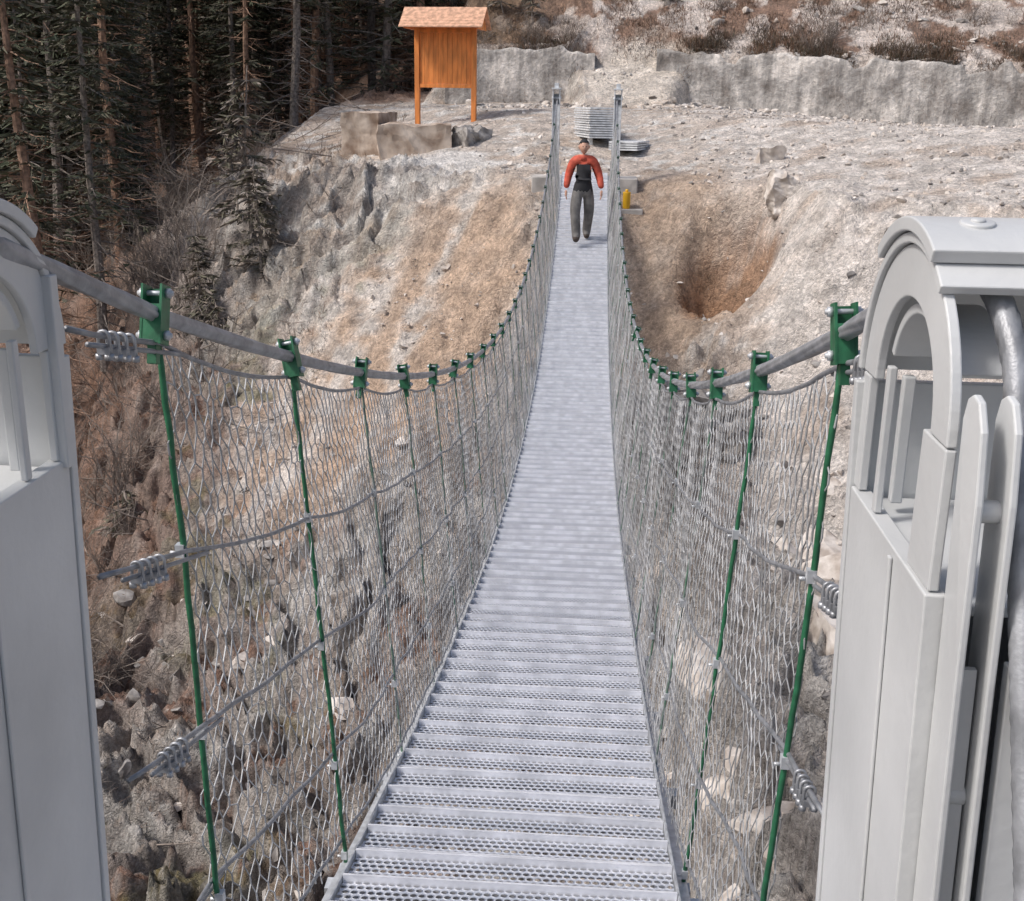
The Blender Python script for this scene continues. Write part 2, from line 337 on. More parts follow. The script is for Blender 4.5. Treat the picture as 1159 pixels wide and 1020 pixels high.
# ------------------------------------------------------------------ trees
def tree_mesh(name,H,seed,lowfull,mats,dens=1.0,rad=2.0,tr=.16):
    g=np.random.default_rng(seed);A=[];B=[];Rr=[];T=[];TM=[]
    n=14;cx=0;cy=0;pts=[]
    for i in range(n+1):
        t=i/n;pts.append(np.array([cx,cy,H*t-.3*(i==0)]));cx+=g.normal(0,.03);cy+=g.normal(0,.03)
    mb=MB();mb.tube(pts,[tr*(1-.93*i/n)+.01 for i in range(n+1)],8,0)
    zt=.6
    while zt<H*.98:
        t=zt/H; live = lowfull or t>g.uniform(.22,.5)
        for k in range(int(g.integers(3,6))):
            a=g.uniform(0,6.28);l=rad*(1-t)**.75*g.uniform(.5,1.15)+.15
            if not live:l*=g.uniform(.3,.9)
            i=min(n-1,int(t*n));base=pts[i]+(pts[i+1]-pts[i])*(t*n-i);dz=g.uniform(-.35,.25)
            seg=5;p=base.copy();a2=a
            for s in range(seg):
                a2+=g.normal(0,.12);dz2=dz-.12*s+(.12*s if s>2 else 0)
                q=p+np.array([math.cos(a2),math.sin(a2),dz2])*l/seg
                A.append(p);B.append(q);Rr.append(.018*(1-s/seg)+.005)
                nn=int((5 if live else .0)*dens*(1 if s>0 else .3)+.5)
                for _ in range(nn):
                    u=g.random();o=p+(q-p)*u;an=a2+g.choice([-1,1])*g.uniform(.4,1.2)
                    L_=g.uniform(.16,.38)*(1.1-s*.08);d=np.array([math.cos(an),math.sin(an),g.uniform(-.7,.15)])*L_
                    w=np.array([-math.sin(an),math.cos(an),g.normal(0,.5)])*.026+np.array([0,0,g.normal(0,.02)])
                    T.append([o-w,o+w,o+d+w*.3,o+d-w*.3]);TM.append(1 if g.random()<.5 else 2)
                if not live and g.random()<.6:
                    A.append(q);B.append(q+g.normal(0,.18,3));Rr.append(.006)
                p=q
        zt+=g.uniform(.16,.34)
    V1=np.array(mb.v);F1=np.array([f for f in mb.f if len(f)==4])
    V2,F2=edges_mesh(A,B,np.array(Rr),3)
    Vs=[V1,V2];Fs=[F1,F2+len(V1)];Ms=[np.zeros(len(F1)),np.zeros(len(F2))]
    if T:
        V3=np.array(T).reshape(-1,3);F3=np.arange(len(V3)).reshape(-1,4)+len(V1)+len(V2);Vs.append(V3);Fs.append(F3);Ms.append(np.array(TM))
    o=npmesh(name,np.concatenate(Vs),np.concatenate(Fs),mats,np.concatenate(Ms).astype(int))
    me=o.data;bpy.data.objects.remove(o);return me
def bare_bush(name,seed,H=1.3,n0=14):
    g=np.random.default_rng(seed);A=[];B=[];Rr=[]
    def br(p,d,l,r,dep):
        for k in range(4):
            d=d+g.normal(0,.16,3);d/=np.linalg.norm(d);q=p+d*l/4;A.append(p);B.append(q);Rr.append(r*(1-k*.15))
            if dep>0 and g.random()<.8:
                e=d+g.normal(0,.55,3);e/=np.linalg.norm(e);br(q,e,l*.55,r*.55,dep-1)
            p=q
    for i in range(n0):
        d=g.normal(0,.45,3);d[2]=1;d/=np.linalg.norm(d);br(np.array([g.normal(0,.12),g.normal(0,.12),0]),d,H*g.uniform(.5,1),.010,2)
    V_,F_=edges_mesh(A,B,np.array(Rr),3);o=npmesh(name,V_,F_,[M_twig]);me=o.data;bpy.data.objects.remove(o);return me
TM1=[M_bark,M_needle,M_needle2];TM2=[M_barkr,M_needle,M_needle2]
protos=[tree_mesh('pine_mesh_%d'%i,H,50+i,lf,tm,rad=rd,tr=t_,dens=dn) for i,(H,lf,tm,rd,t_,dn) in enumerate([
 (15,False,TM1,2.0,.15,1),(17,False,TM2,2.2,.18,1),(13,True,TM1,2.2,.14,.8),(14,False,TM1,1.6,.11,1),(6,True,TM1,1.4,.06,.7),(4.2,True,TM1,1.2,.05,.7),(16,False,TM2,1.8,.13,1)])]
forest=empty('pine_forest')
g=np.random.default_rng(99);cnt=0
while cnt<260:
    y=g.uniform(39,74);x=g.uniform(-.62*y-2,-.07*y-1.5)
    if y<41 and x>-9.5: continue
    near=False
    if cnt%5==0: y=g.uniform(32,39);x=g.uniform(-.60*y,-.40*y);near=True
    z=ground(x,y)
    pr=int(g.choice([0,1,3,6,0,3,6,2])) if (near or y<50) else int(g.choice([0,1,2,3,4,6,2]))
    if g.random()<.07: pr=5
    o=bpy.data.objects.new('pine_%d'%cnt,protos[pr]);link(o);o.location=(x,y,z-.1)
    o.rotation_euler=(g.normal(0,.03),g.normal(0,.03),g.uniform(0,6.28));s=g.uniform(.8,1.2);o.scale=(s,s,s);o.parent=forest;cnt+=1
def tree(name,me,x,y,s=1,rx=0,ry=0,rz=0):
    o=bpy.data.objects.new(name,me);link(o);o.location=(x,y,ground(x,y)-.1);o.scale=(s,s,s);o.rotation_euler=(rx,ry,rz);return o
tree('pine_tree',protos[1],-12.9,27.2,.95,0,-.05,1)
tree('pine_tree',protos[0],-12.2,28.2,.85,0,.02,2)
tree('pine_tree',protos[3],-14.2,29.2,.85,0,.03,2)
scr=tree_mesh('scraggy_spruce_mesh',4.2,333,True,[M_bark,M_needle2,M_twig],dens=1.1,rad=1.3,tr=.06)
tree('spruce_tree',scr,-7.5,25.9,.9)
tree('spruce_tree',scr,-7.0,25.0,.65,0,0,2)
tree('spruce_tree',scr,-8.6,25.0,.6,0,0,4)
sh=tree_mesh('shrub_mesh',1.5,433,True,[M_twig,M_needle2,M_twig],dens=.3,rad=.9,tr=.02)
for i,(x,y,s) in enumerate([(-7.9,24.2,.7),(-8.2,24.6,.8),(-8,14,.6),(-9.5,18,.9),(2.3,40.2,.6),(-2,39.4,.8),(-3,39.8,.9),(-8.9,21,.8),(-10.4,20,.9)]):
    tree('shrub',sh,x,y,s,0,0,i)
bushes=[bare_bush('bare_bush_mesh_%d'%i,700+i) for i in range(3)]
thick=empty('bare_shrub_thicket');g=np.random.default_rng(5)
spots=[(g.uniform(-13.5,-7.6)-.10*(yv-20),yv) for yv in g.uniform(12,33,90)]+[(g.uniform(-7,-3),yv) for yv in g.uniform(6.5,13,12)]+[(xv,float(yw(xv))+g.uniform(.3,2.5)) for xv in list(g.uniform(-4.4,-.4,10))+list(g.uniform(3,14,16))]
for i,(x,y) in enumerate(spots):
    o=bpy.data.objects.new('bush_%d'%i,bushes[i%3]);link(o);o.location=(x,y,ground(x,y)-.05);s=g.uniform(.6,1.5)*(.5 if y>36 or y<13 else 1);o.scale=(s,s,s);o.rotation_euler=(0,0,g.uniform(0,6));o.parent=thick
# ------------------------------------------------------------------ retaining wall
wall=empty('retaining_wall')
M_wall=bpy.data.materials.new('weathered_wall_concrete');M_wall.use_nodes=True;nt=M_wall.node_tree;b=nt.nodes['Principled BSDF'];b.inputs['Roughness'].default_value=.93
tc=nt.nodes.new('ShaderNodeTexCoord')
def wn(sc,mpv,det=10,ro=.65):
    mp=nt.nodes.new('ShaderNodeMapping');mp.inputs['Scale'].default_value=mpv;nt.links.new(tc.outputs['Object'],mp.inputs[0])
    n=nt.nodes.new('ShaderNodeTexNoise');n.inputs['Scale'].default_value=sc;n.inputs['Detail'].default_value=det;n.inputs['Roughness'].default_value=ro;nt.links.new(mp.outputs[0],n.inputs[0]);return n
w1=wn(1.1,(1,1,1));w2=wn(2.2,(2.2,1,.25));w3=wn(9,(1,1,1))
cr=nt.nodes.new('ShaderNodeValToRGB');e_=cr.color_ramp;e_.elements[0].position=.36;e_.elements[0].color=(.29,.26,.235,1);e_.elements[1].position=.62;e_.elements[1].color=(.84,.78,.72,1);q=e_.elements.new(.5);q.color=(.52,.49,.46,1)
nt.links.new(w1.outputs['Fac'],cr.inputs[0])
vm=nt.nodes.new('ShaderNodeVectorMath');vm.operation='SCALE';nt.links.new(cr.outputs[0],vm.inputs[0])
nt.links.new(mul(mr(w2.outputs['Fac'],.35,.65,.6,1.15),mr(w3.outputs['Fac'],.3,.7,.75,1.2)),vm.inputs['Scale']);nt.links.new(vm.outputs[0],b.inputs['Base Color'])
bp=nt.nodes.new('ShaderNodeBump');bp.inputs['Strength'].default_value=.9;bp.inputs['Distance'].default_value=.08;nt.links.new(mul(w3.outputs['Fac'],w1.outputs['Fac'],'ADD'),bp.inputs['Height']);nt.links.new(bp.outputs[0],b.inputs['Normal'])
def wallseg(name,x0,x1,zt,seed):
    n=int((x1-x0)/.08);Vv=[];Ff=[];rows=20
    for i in range(n+1):
        x=x0+(x1-x0)*i/n;y=float(yw(x))-.16;zb=min(ground(x,y-.3),1.6)-.5
        top=zt(x)+.30*float(fbm(x,0,.8,5,seed))-.25*float(sm(fbm(x,5,.5,2,seed+9),.2,.3))
        for j in range(rows+1):
            z=zb+(top-zb)*j/rows
            yy=y+.09*j/rows+.09*float(fbm(x,z,1.2,4,seed+5))-.01
            Vv.append((x,yy,z))
        Vv.append((x,y+.6,top-.02))
    m=rows+2
    for i in range(n):
        for j in range(m-1):Ff.append((i*m+j,(i+1)*m+j,(i+1)*m+j+1,i*m+j+1))
    return npmesh(name,np.array(Vv),np.array(Ff),[M_wall],parent=wall,smooth=True)
wallseg('left_part',-4.6,.1,lambda x:3.25+.03*x,400)
wallseg('right_part',2.0,22,lambda x:3.12-.03*(x-2),410)
rocks('wall_foot_debris',1200,(-4,15,34,37.6),.03,.18,[M_rock,M_rock,M_rockg],seed=31)
# ------------------------------------------------------------------ bridge
MID=12.0
def zd(y): return -1.78+.0152*(y-MID)**2-.10*(1-sm(y,1,6))
def zc(y): return -.435+.0155*(y-MID)**2
XC=.58;XB=.455;Y0=1.9;DY=.875;NST=24
def xb(y): return XB+.075*(1-sm(y,1.5,3.6))
stations=[Y0+DY*i for i in range(NST) if Y0+DY*i<22.8]
bridge=empty('suspension_bridge')
M_deck=bpy.data.materials.new('perforated_grating');M_deck.use_nodes=True;nt=M_deck.node_tree;b=nt.nodes['Principled BSDF']
b.inputs['Metallic'].default_value=.2;b.inputs['Roughness'].default_value=.45
uv=nt.nodes.new('ShaderNodeUVMap');sx=nt.nodes.new('ShaderNodeSeparateXYZ');nt.links.new(uv.outputs[0],sx.inputs[0])
def mth(op,a,b_=None):
    m=nt.nodes.new('ShaderNodeMath');m.operation=op
    for i,q in enumerate((a,b_)):
        if q is None:continue
        if isinstance(q,(int,float)):m.inputs[i].default_value=q
        else:nt.links.new(q,m.inputs[i])
    return m.outputs[0]
row=mth('DIVIDE',sx.outputs[1],.0315); rowi=mth('FLOOR',row)
odd=mth('MULTIPLY',mth('MODULO',rowi,2),.5)
cu=mth('ADD',mth('DIVIDE',sx.outputs[0],.0225),odd)
fu=mth('SUBTRACT',mth('FRACT',cu),.5);fv=mth('MULTIPLY',mth('SUBTRACT',mth('FRACT',row),.5),1.2)
dist=mth('SQRT',mth('ADD',mth('MULTIPLY',fu,fu),mth('MULTIPLY',fv,fv)))
hole=mth('LESS_THAN',dist,.35)
rim=nt.nodes.new('ShaderNodeMapRange');rim.inputs[1].default_value=.33;rim.inputs[2].default_value=.50;rim.inputs[3].default_value=1;rim.inputs[4].default_value=0
nt.links.new(dist,rim.inputs[0])
bp=nt.nodes.new('ShaderNodeBump');bp.inputs['Strength'].default_value=.9;bp.inputs['Distance'].default_value=.005;nt.links.new(rim.outputs[0],bp.inputs['Height']);nt.links.new(bp.outputs[0],b.inputs['Normal'])
nz=nt.nodes.new('ShaderNodeTexNoise');nz.inputs['Scale'].default_value=5;nz.inputs['Detail'].default_value=8;tcc=nt.nodes.new('ShaderNodeTexCoord');nt.links.new(tcc.outputs['Object'],nz.inputs['Vector'])
cr=nt.nodes.new('ShaderNodeValToRGB');cr.color_ramp.elements[0].position=.3;cr.color_ramp.elements[1].position=.7
cr.color_ramp.elements[0].color=(.56,.59,.65,1);cr.color_ramp.elements[1].color=(.72,.74,.80,1)
nt.links.new(nz.outputs['Fac'],cr.inputs[0]);nt.links.new(cr.outputs[0],b.inputs['Base Color'])
tr=nt.nodes.new('ShaderNodeBsdfTransparent');mx=nt.nodes.new('ShaderNodeMixShader');nt.links.new(hole,mx.inputs[0]);nt.links.new(b.outputs[0],mx.inputs[1]);nt.links.new(tr.outputs[0],mx.inputs[2])
nt.links.new(mx.outputs[0],nt.nodes['Material Output'].inputs['Surface'])
M_edge=mat('deck_edge_steel',(.88,.89,.93),.4,.1,.18,12,.05,60)
dv_=[];df=[];duv=[];fr=MB();PL=.172;y=.9;k=0
gj=np.random.default_rng(3)
while y<23.3:
    y1=y+PL-.026;jz=gj.normal(0,.0025);tl=gj.normal(0,.0025)
    z0=zd(y)+jz;z1=zd(y1)+jz
    n=len(dv_);dv_+=[(-.445,y,z0+tl),(.445,y,z0-tl),(.445,y1,z1-tl),(-.445,y1,z1+tl)];df.append((n,n+1,n+2,n+3))
    sh_=gj.uniform(0,.0225)
    duv+=[(sh_,-.006),(.89+sh_,-.006),(.89+sh_,.150),(sh_,.150)]
    for ya,yb,hh in ((y-.001,y+.006,.010),(y1-.009,y1+.001,.024)):
        za=zd(ya)+jz;zb_=zd(yb)+jz
        fr.add([(-.446,ya,za-.03+tl),(.446,ya,za-.03-tl),(.446,yb,zb_-.03-tl),(-.446,yb,zb_-.03+tl),(-.446,ya,za+hh+tl),(.446,ya,za+hh-tl),(.446,yb,zb_+hh-tl),(-.446,yb,zb_+hh+tl)],[(4,5,6,7),(0,1,5,4),(2,3,7,6),(3,2,1,0)],0)
    y+=PL;k+=1
dk=npmesh('deck_grating',dv_,df,[M_deck],parent=bridge)
ul=dk.data.uv_layers.new(name='UVMap');ul.data.foreach_set('uv',np.array(duv,np.float32).ravel())
fr.obj('deck_plank_lips',[M_edge],bridge)
st=MB()
yyp=np.linspace(.8,23.4,120)
for s in (-1,1):
    for dx,zo,w,hh in ((.448,-.045,.006,.062),(.456,-.038,.035,.006),(.40,-.10,.04,.05)):
        for i in range(len(yyp)-1):
            a,c=yyp[i],yyp[i+1]
            x0,x1=sorted((s*dx,s*(dx+w)))
            st.add([(x0,a,zd(a)+zo),(x1,a,zd(a)+zo),(x1,c,zd(c)+zo),(x0,c,zd(c)+zo),(x0,a,zd(a)+zo+hh),(x1,a,zd(a)+zo+hh),(x1,c,zd(c)+zo+hh),(x0,c,zd(c)+zo+hh)],[(0,3,2,1),(4,5,6,7),(1,2,6,5),(3,0,4,7)],0)
for ys_ in stations:
    st.box((-.54,ys_-.025,zd(ys_)-.16),(.54,ys_+.025,zd(ys_)-.105))
    for s in (-1,1): st.box((s*(xb(ys_)+.0)-.02,ys_-.02,zd(ys_)-.105),(s*(xb(ys_)+.0)+.02,ys_+.02,zd(ys_)-.05))
st.obj('deck_beams',[M_galv],bridge)
YC=1.335;ZC0=1.170
def cable_path(s):
    P=[]
    yc,zc0,r=YC,ZC0,.162
    for y in np.arange(23.4,1.88,-.02): P.append((s*XC,y,zc(y)))
    ya,za=P[-1][1:];yb_=yc+r*math.cos(R(66));zb_=zc0+r*math.sin(R(66))
    for k in range(1,22): P.append((s*XC,ya+(yb_-ya)*k/22,za+(zb_-za)*k/22))
    for th in np.linspace(66,155,26):
        P.append((s*(XC+.022*(th-66)/89),yc+r*math.cos(R(th)),zc0+r*math.sin(R(th))))
    x,y,z=P[-1]
    for k in range(1,220): P.append((x,y-.0045*k,z-.0045*k*2.1))
    return P
for s,nm in ((-1,'left'),(1,'right')):
    mb=MB();mb.tube(cable_path(s),.0135,30,0,lobes=6,pitch=.13,amp=.11)
    mb.tube([(s*XC,23.4,zc(23.4)),(s*XC,23.7,zc(23.4)-.05),(s*XC*1.1,28,.35)],.0135,8,0)
    mb.obj('main_cable_'+nm,[M_cable],bridge)
hg=MB();cl=MB()
for si,ys_ in enumerate(stations):
    for s in (-1,1):
        top=np.array([s*XC,ys_,zc(ys_)-.03]);bot=np.array([s*xb(ys_),ys_,zd(ys_)-.05])
        n=24;off=gj.normal(0,.0012,(n+1,3));off+=np.stack([.004*np.sin(np.linspace(0,3.1+gj.uniform(0,3),n+1)*gj.uniform(.6,1.4)),0*off[:,0],0*off[:,0]],1);off[0]=off[-1]=0
        pts=[top+(bot-top)*i/n+off[i] for i in range(n+1)]
        hg.tube(pts,.0058 if si<2 else .0040,8,0 if si<2 else 1,lobes=2,pitch=.05,amp=.08)
        x,y_,z=top;z+=.03
        a=gj.normal(0,.10);Mx=Matrix.Translation((x,y_,z))@Matrix.Rotation(a,4,'Y')@Matrix.Rotation(math.atan(.031*(ys_-MID))+gj.normal(0,.05),4,'X')
        cl.box((-.0185,-.020,-.052),(-.0145,.020,.050),0,Mx);cl.box((.0145,-.020,-.052),(.0185,.020,.050),0,Mx)
        cl.box((-.0145,-.019,-.050),(.0145,-.015,.016),0,Mx);cl.box((-.0145,.015,-.050),(.0145,.019,.046),0,Mx)
        cl.box((-.008,-.009,-.085),(.008,.009,-.020),0,Mx)
        for zz in (.036,-.036):
            p0=Mx@Vector((-.031,0,zz));p1=Mx@Vector((.031,0,zz));cl.tube([p0,p1],.0045,6,1)
            for q in (-1,1): cl.tube([Mx@Vector((q*.0187,0,zz)),Mx@Vector((q*.027,0,zz))],.0085,6,1)
        for zz in (.27,.52,.77,.97):
            p=top+(bot-top)*zz; cl.box(p-np.array([.008,.009,.012]),p+np.array([.008,.009,.012]),1)
            cl.tube([p+np.array([-.010,-.0,-.006]),p+np.array([-.02,0,-.006])],.004,6,1)
hg.obj('hangers',[M_green,M_green2],bridge);cl.obj('cable_clamps',[M_green,M_galv],bridge)
def netpos(s,y,t,gseed=0):
    zt=zc(y)-.05;zb=zd(y)-.0
    sagx=.03*fbm(y,t*1.4,1.1,3,500+s)*4*t*(1-t)+.010*perlin(y*5,t*7,510+s)
    x=s*(XC+(xb(y)+.004-XC)*t+sagx)
    st_=(y-Y0)/DY; sag=.02*np.sin(np.pi*(st_-np.floor(st_)))*(1-t)
    z=zt+(zb-zt)*t-sag
    return np.stack([x,y+0*x,z],-1)
a_=.028;b_=.048
for s,nm in ((-1,'left'),(1,'right')):
    NC=int((22.9-Y0)/a_);NR=int(1.37/b_)
    c,r=np.meshgrid(np.arange(NC),np.arange(NR+1));c=c.ravel();r=r.ravel();k=((c+r)%2==0);c=c[k];r=r[k]
    gg=np.random.default_rng(40+s)
    jy=gg.normal(0,.0055,(NC+2,NR+3));jt=gg.normal(0,.006,(NC+2,NR+3))
    def pos(c,r,o):
        dr=.05*fbm(c*a_,r*b_,1.3,4,600+s);dt=.05*fbm(c*a_,r*b_,1.7,3,630+s)
        y=np.maximum(Y0-.03,Y0+c*a_+jy[c,r]+dr);t=np.clip((r*b_+o+jt[c,r]+dt*np.sin(np.pi*np.clip(r/NR,0,1)))/1.37,0,1)
        return netpos(s,y,t)
    o=b_*.20
    A=[pos(c,r,-o)];B=[pos(c,r,o)];rad=[np.full(len(c),.0025)]
    for d in (-1,1):
        k=(c+d>=0)&(c+d<NC)&(r+1<=NR)
        A.append(pos(c[k],r[k],o));B.append(pos(c[k]+d,r[k]+1,-o));rad.append(np.full(k.sum(),.0018))
    V_,F_=edges_mesh(np.concatenate(A),np.concatenate(B),np.concatenate(rad),3)
    npmesh('wire_net_'+nm,V_,F_,[M_wire],parent=bridge,smooth=True)
    lr=MB();ck=MB()
    for ti,t in enumerate((0.0,.27,.52,.77,.97)):
        ysr=np.concatenate([[1.56,1.66,1.78],np.arange(1.9,23.3,.06)])
        P=[]
        for y in ysr:
            p=netpos(s,np.array(y),np.array(t));p[0]=s*abs(p[0]);P.append(p)
        P=np.array(P)
        lr.tube(P,.0045,8,0,lobes=4,pitch=.05,amp=.12)
        p0=P[3];dirv=(P[1]-P[3])/np.linalg.norm(P[1]-P[3])
        lr.tube([p0+dirv*u+np.array([0,0,-.016]) for u in np.linspace(-.10,.27,8)],.0043,8,0)
        for q in range(4):
            cpt=p0+dirv*(.125+.030*q)
            ck.box(cpt+np.array([-.010,-.006,-.028]),cpt+np.array([.010,.006,-.017]),0)
            arc=[cpt+np.array([.009*math.cos(R(h)),0,.008*math.sin(R(h))]) for h in range(0,181,30)]
            arc=[arc[0]+np.array([0,0,-.038])]+arc+[arc[-1]+np.array([0,0,-.038])]
            ck.tube(arc,.0030,6,0)
            for e in (-1,1):ck.tube([cpt+np.array([e*.009,0,-.037]),cpt+np.array([e*.009,0,-.028])],.0065,6,0)
    lr.obj('net_ropes_'+nm,[M_rope],bridge);ck.obj('rope_clips_'+nm,[M_clip],bridge)
# ------------------------------------------------------------------ near pylons
def near_pylon(s):
    e=empty('steel_pylon' )
    mb=MB()
    yc,zc0=YC,ZC0
    xi,lean=(.573,.024) if s<0 else (.527,.030)
    def arc(r,a0,a1,n=20): return [(yc+r*math.cos(R(a0+(a1-a0)*i/n)),zc0+r*math.sin(R(a0+(a1-a0)*i/n))) for i in range(n+1)]
    def ring(r0,r1,a0,a1,x0,x1,n=30):
        A0=arc(r0,a0,a1,n);A1=arc(r1,a0,a1,n);vs=[];
        for i in range(n+1):
            for p,x in ((A0[i],x0),(A1[i],x0),(A1[i],x1),(A0[i],x1)): vs.append((x,p[0],p[1]))
        fs=[(0,1,2,3),(n*4+3,n*4+2,n*4+1,n*4)]
        for i in range(n):
            for k in range(4): fs.append((i*4+k,(i+1)*4+k,(i+1)*4+(k+1)%4,i*4+(k+1)%4))
        mb.add(vs,fs,0)
    ring(.125,.185,0,180,xi,xi+.012)
    ring(.125,.185,0,180,xi+.20,xi+.212)
    ring(.186,.198,0,128,xi-.006,xi+.22)
    ring(.1995,.216,50,118,xi-.012,xi+.24)
    ring(.105,.1175,20,150,xi+.0125,xi+.08)
    for th in (66,100):
        for xx in (xi+.05,xi+.17):
            d=Vector((0,math.cos(R(th)),math.sin(R(th))));c=Vector((xx,yc,zc0))+d*.217
            mb.tube([c-d*.01,c+d*.002],.019,18,0);mb.tube([c,c+d*.005],.008,12,0)
    mb.box((xi,yc-.185,1.012),(xi+.012,yc-.10,ZC0-.002))
    mb.box((xi,yc+.06,1.012),(xi+.010,yc+.075,1.20))
    mb.box((xi,yc+.150,1.012),(xi+.012,yc+.185,ZC0-.002))
    mb.box((xi+.03,yc+.10,1.012),(xi+.045,yc+.115,1.18))
    mb.box((xi-.004,yc-.19,-1.2),(xi+.02,yc+.175,1.010))
    mb.box((xi-.010,yc+.178,-1.2),(xi+.24,yc+.196,1.155))
    mb.box((xi+.20,yc-.19,-1.2),(xi+.22,yc+.175,1.010))
    mb.box((xi+.022,yc-.185,.985),(xi+.198,yc+.17,.997))
    for xx,zt in ((xi+.010,1.235),(xi+.042,1.235)):
        poly=[(yc-.192,-1.2),(yc-.192,zt-.03),(yc-.20,zt-.008),(yc-.215,zt),(yc-.232,zt-.004),(yc-.25,zt-.03),(yc-.262,zt-.10),(yc-.27,.95),(yc-.27,-1.2)]
        mb.extr_x(poly,xx,xx+.008)
    for zz in (1.12,.80,.3): 
        mb.tube([(xi+.017,yc-.232,zz),(xi+.044,yc-.232,zz)],.012,12,0)
    xk=xi+.064
    mb.box((xk,yc-.262,-1.2),(xi+.30,yc-.245,.965))
    br=[(yc-.245,.967),(yc-.36,.967),(yc-.38,1.0),(yc-.33,1.10),(yc-.245,1.17)]
    mb.extr_x(br,xk+.038,xk+.046);mb.extr_x(br,xi+.29,xi+.30)
    mb.box((xk+.047,yc-.36,.967),(xi+.289,yc-.264,.979))
    mb.box((xi+.0,yc-.25,-1.2),(xi+.3,yc+.25,-1.15))
    mb.box((xi-.009,yc-.06,-1.2),(xi-.0042,yc-.05,1.0))
    dk_=MB();dk_.box((xi+.019,yc-.240,-1.1),(xi+.041,yc-.232,.95))
    for q in (mb,dk_):
        q.v=[(s*(x+lean*(1.0-z)*(1 if z<1.0 else 0)),y,z) for x,y,z in q.v]
        if s<0:q.f=[f[::-1] for f in q.f]
    mb.obj('pylon_body',[M_paint],e,bevel=.002);dk_.obj('inner_web',[M_paint],e)
    if s<0:
        t=MB();t.box((-xi-.008,yc+.155,1.0),(-xi+.012,yc+.177,1.27));t.obj('side_bar',[M_paint],e,bevel=.002)
    return e
near_pylon(-1);near_pylon(1)
# ------------------------------------------------------------------ far pylons
for s in (-1,1):
    e=empty('steel_pylon');mb=MB();x=s*.60
    mb.box((x-.075,23.38,-.3),(x-.055,23.60,1.78));mb.box((x+.055,23.38,-.3),(x+.075,23.60,1.78))
    mb.box((x-.055,23.42,-.3),(x+.055,23.435,1.5));mb.box((x-.055,23.55,-.3),(x+.055,23.565,1.70))
    mb.box((x-.09,23.34,1.78),(x+.09,23.64,1.81));mb.box((x-.04,23.40,1.81),(x+.04,23.58,1.90))
    mb.tube([(x-.09,23.49,1.62),(x+.09,23.49,1.62)],.03,12)
    mb.box((x-.12,23.3,-.32),(x+.12,23.7,-.29));mb.obj('pylon_body',[M_panel],e,bevel=.003)
ab=MB()
ab.box((-1.05,23.36,-2.3),(-.5,24.3,.12));ab.box((.5,23.36,-2.3),(1.05,24.3,.12));ab.box((-.5,23.4,-2.3),(.5,24.3,.03))
ab.box((.56,22.7,-2.3),(1.15,23.358,-.42))
ab.obj('bridge_abutment',[M_conc2],bevel=.02)
nb_=MB();nb_.box((-1.6,-2.5,-1.6),(1.6,1.6,-.25));nb_.obj('near_abutment',[M_conc2],bevel=.02)
# ------------------------------------------------------------------ kiosk
kx,ky=-3.72,31.0;kz=ground(kx,ky)-.02
k=empty('notice_board',(kx,ky,kz));k.rotation_euler=(0,0,R(-6));k.scale=(.96,.96,.97)
mb=MB()
for s in (-1,1): mb.box((s*.78-.065,-.065,-.3),(s*.78+.065,.065,2.55))
mb.box((-.715,-.045,.98),(.715,.045,1.08));mb.box((-.715,-.045,2.36),(.715,.045,2.46))
mb.obj('frame',[M_wood],k,bevel=.008)
mb=MB()
for i in range(11): 
    x=-.71+i*.1292;mb.box((x,-.02+.001*(i%3),1.083),(x+.125,.02,2.357))
mb.obj('panel_boards',[M_wood],k,bevel=.004)
mb=MB()
for sy in (-1,1):
    nst=7
    for i in range(nst):
        a=i/nst;bb=(i+1)/nst
        y0=sy*(.62*(1-a));y1=sy*(.62*(1-bb));z0=2.48+.50*a;z1=2.48+.50*bb
        mb.add([(-1.12,y0*1.04,z0-.012),(1.12,y0*1.04,z0-.012),(1.12,y1,z1),(-1.12,y1,z1),(-1.12,y0*1.04,z0+.018),(1.12,y0*1.04,z0+.018),(1.12,y1,z1+.022),(-1.12,y1,z1+.022)],[(0,1,2,3),(4,5,6,7),(0,1,5,4),(1,2,6,5),(2,3,7,6),(3,0,4,7)],0)
mb.obj('roof_shingles',[M_roofw],k)
mb=MB()
for s in (-1,1):
    mb.add([(s*.95,-.60,2.45),(s*.95,.60,2.45),(s*.95,0,2.94),(s*1.0,-.60,2.45),(s*1.0,.60,2.45),(s*1.0,0,2.94)],[(0,1,2),(3,4,5),(0,1,4,3),(1,2,5,4),(2,0,3,5)],0)
mb.box((-.949,-.05,2.462),(.949,.05,2.55));mb.obj('roof_gables',[M_wood],k)
# ------------------------------------------------------------------ remains, panels
def chunk(name,x,y,w,d,h,rz,seed,m=M_conc,dz=0,amp=.16,z=None):
    bm=bmesh.new();bmesh.ops.create_cube(bm,size=1);bmesh.ops.subdivide_edges(bm,edges=bm.edges[:],cuts=14,use_grid_fill=True)
    for v in bm.verts:
        c=v.co;v.co=Vector((c.x*w,c.y*d,c.z*h))
    P_=np.array([v.co[:] for v in bm.verts])
    N_=[fbm(P_[:,0]*1.2+P_[:,2]*.9+j*5,P_[:,1]*1.2+P_[:,2]*.8+j,1.4,4,seed) for j in range(3)]
    for i,v in enumerate(bm.verts): v.co+=Vector((N_[0][i],N_[1][i],N_[2][i]))*amp
    me=bpy.data.meshes.new(name);bm.to_mesh(me);bm.free();me.materials.append(m);o=bpy.data.objects.new(name,me);link(o);o.location=(x,y,ground(x,y)+dz if z is None else z);o.rotation_euler=(0,0,rz);return o
chunk('concrete_abutment_ruin',-5.35,28.9,.95,1.4,1.9,-.15,1,M_conc,amp=.10,z=.30)
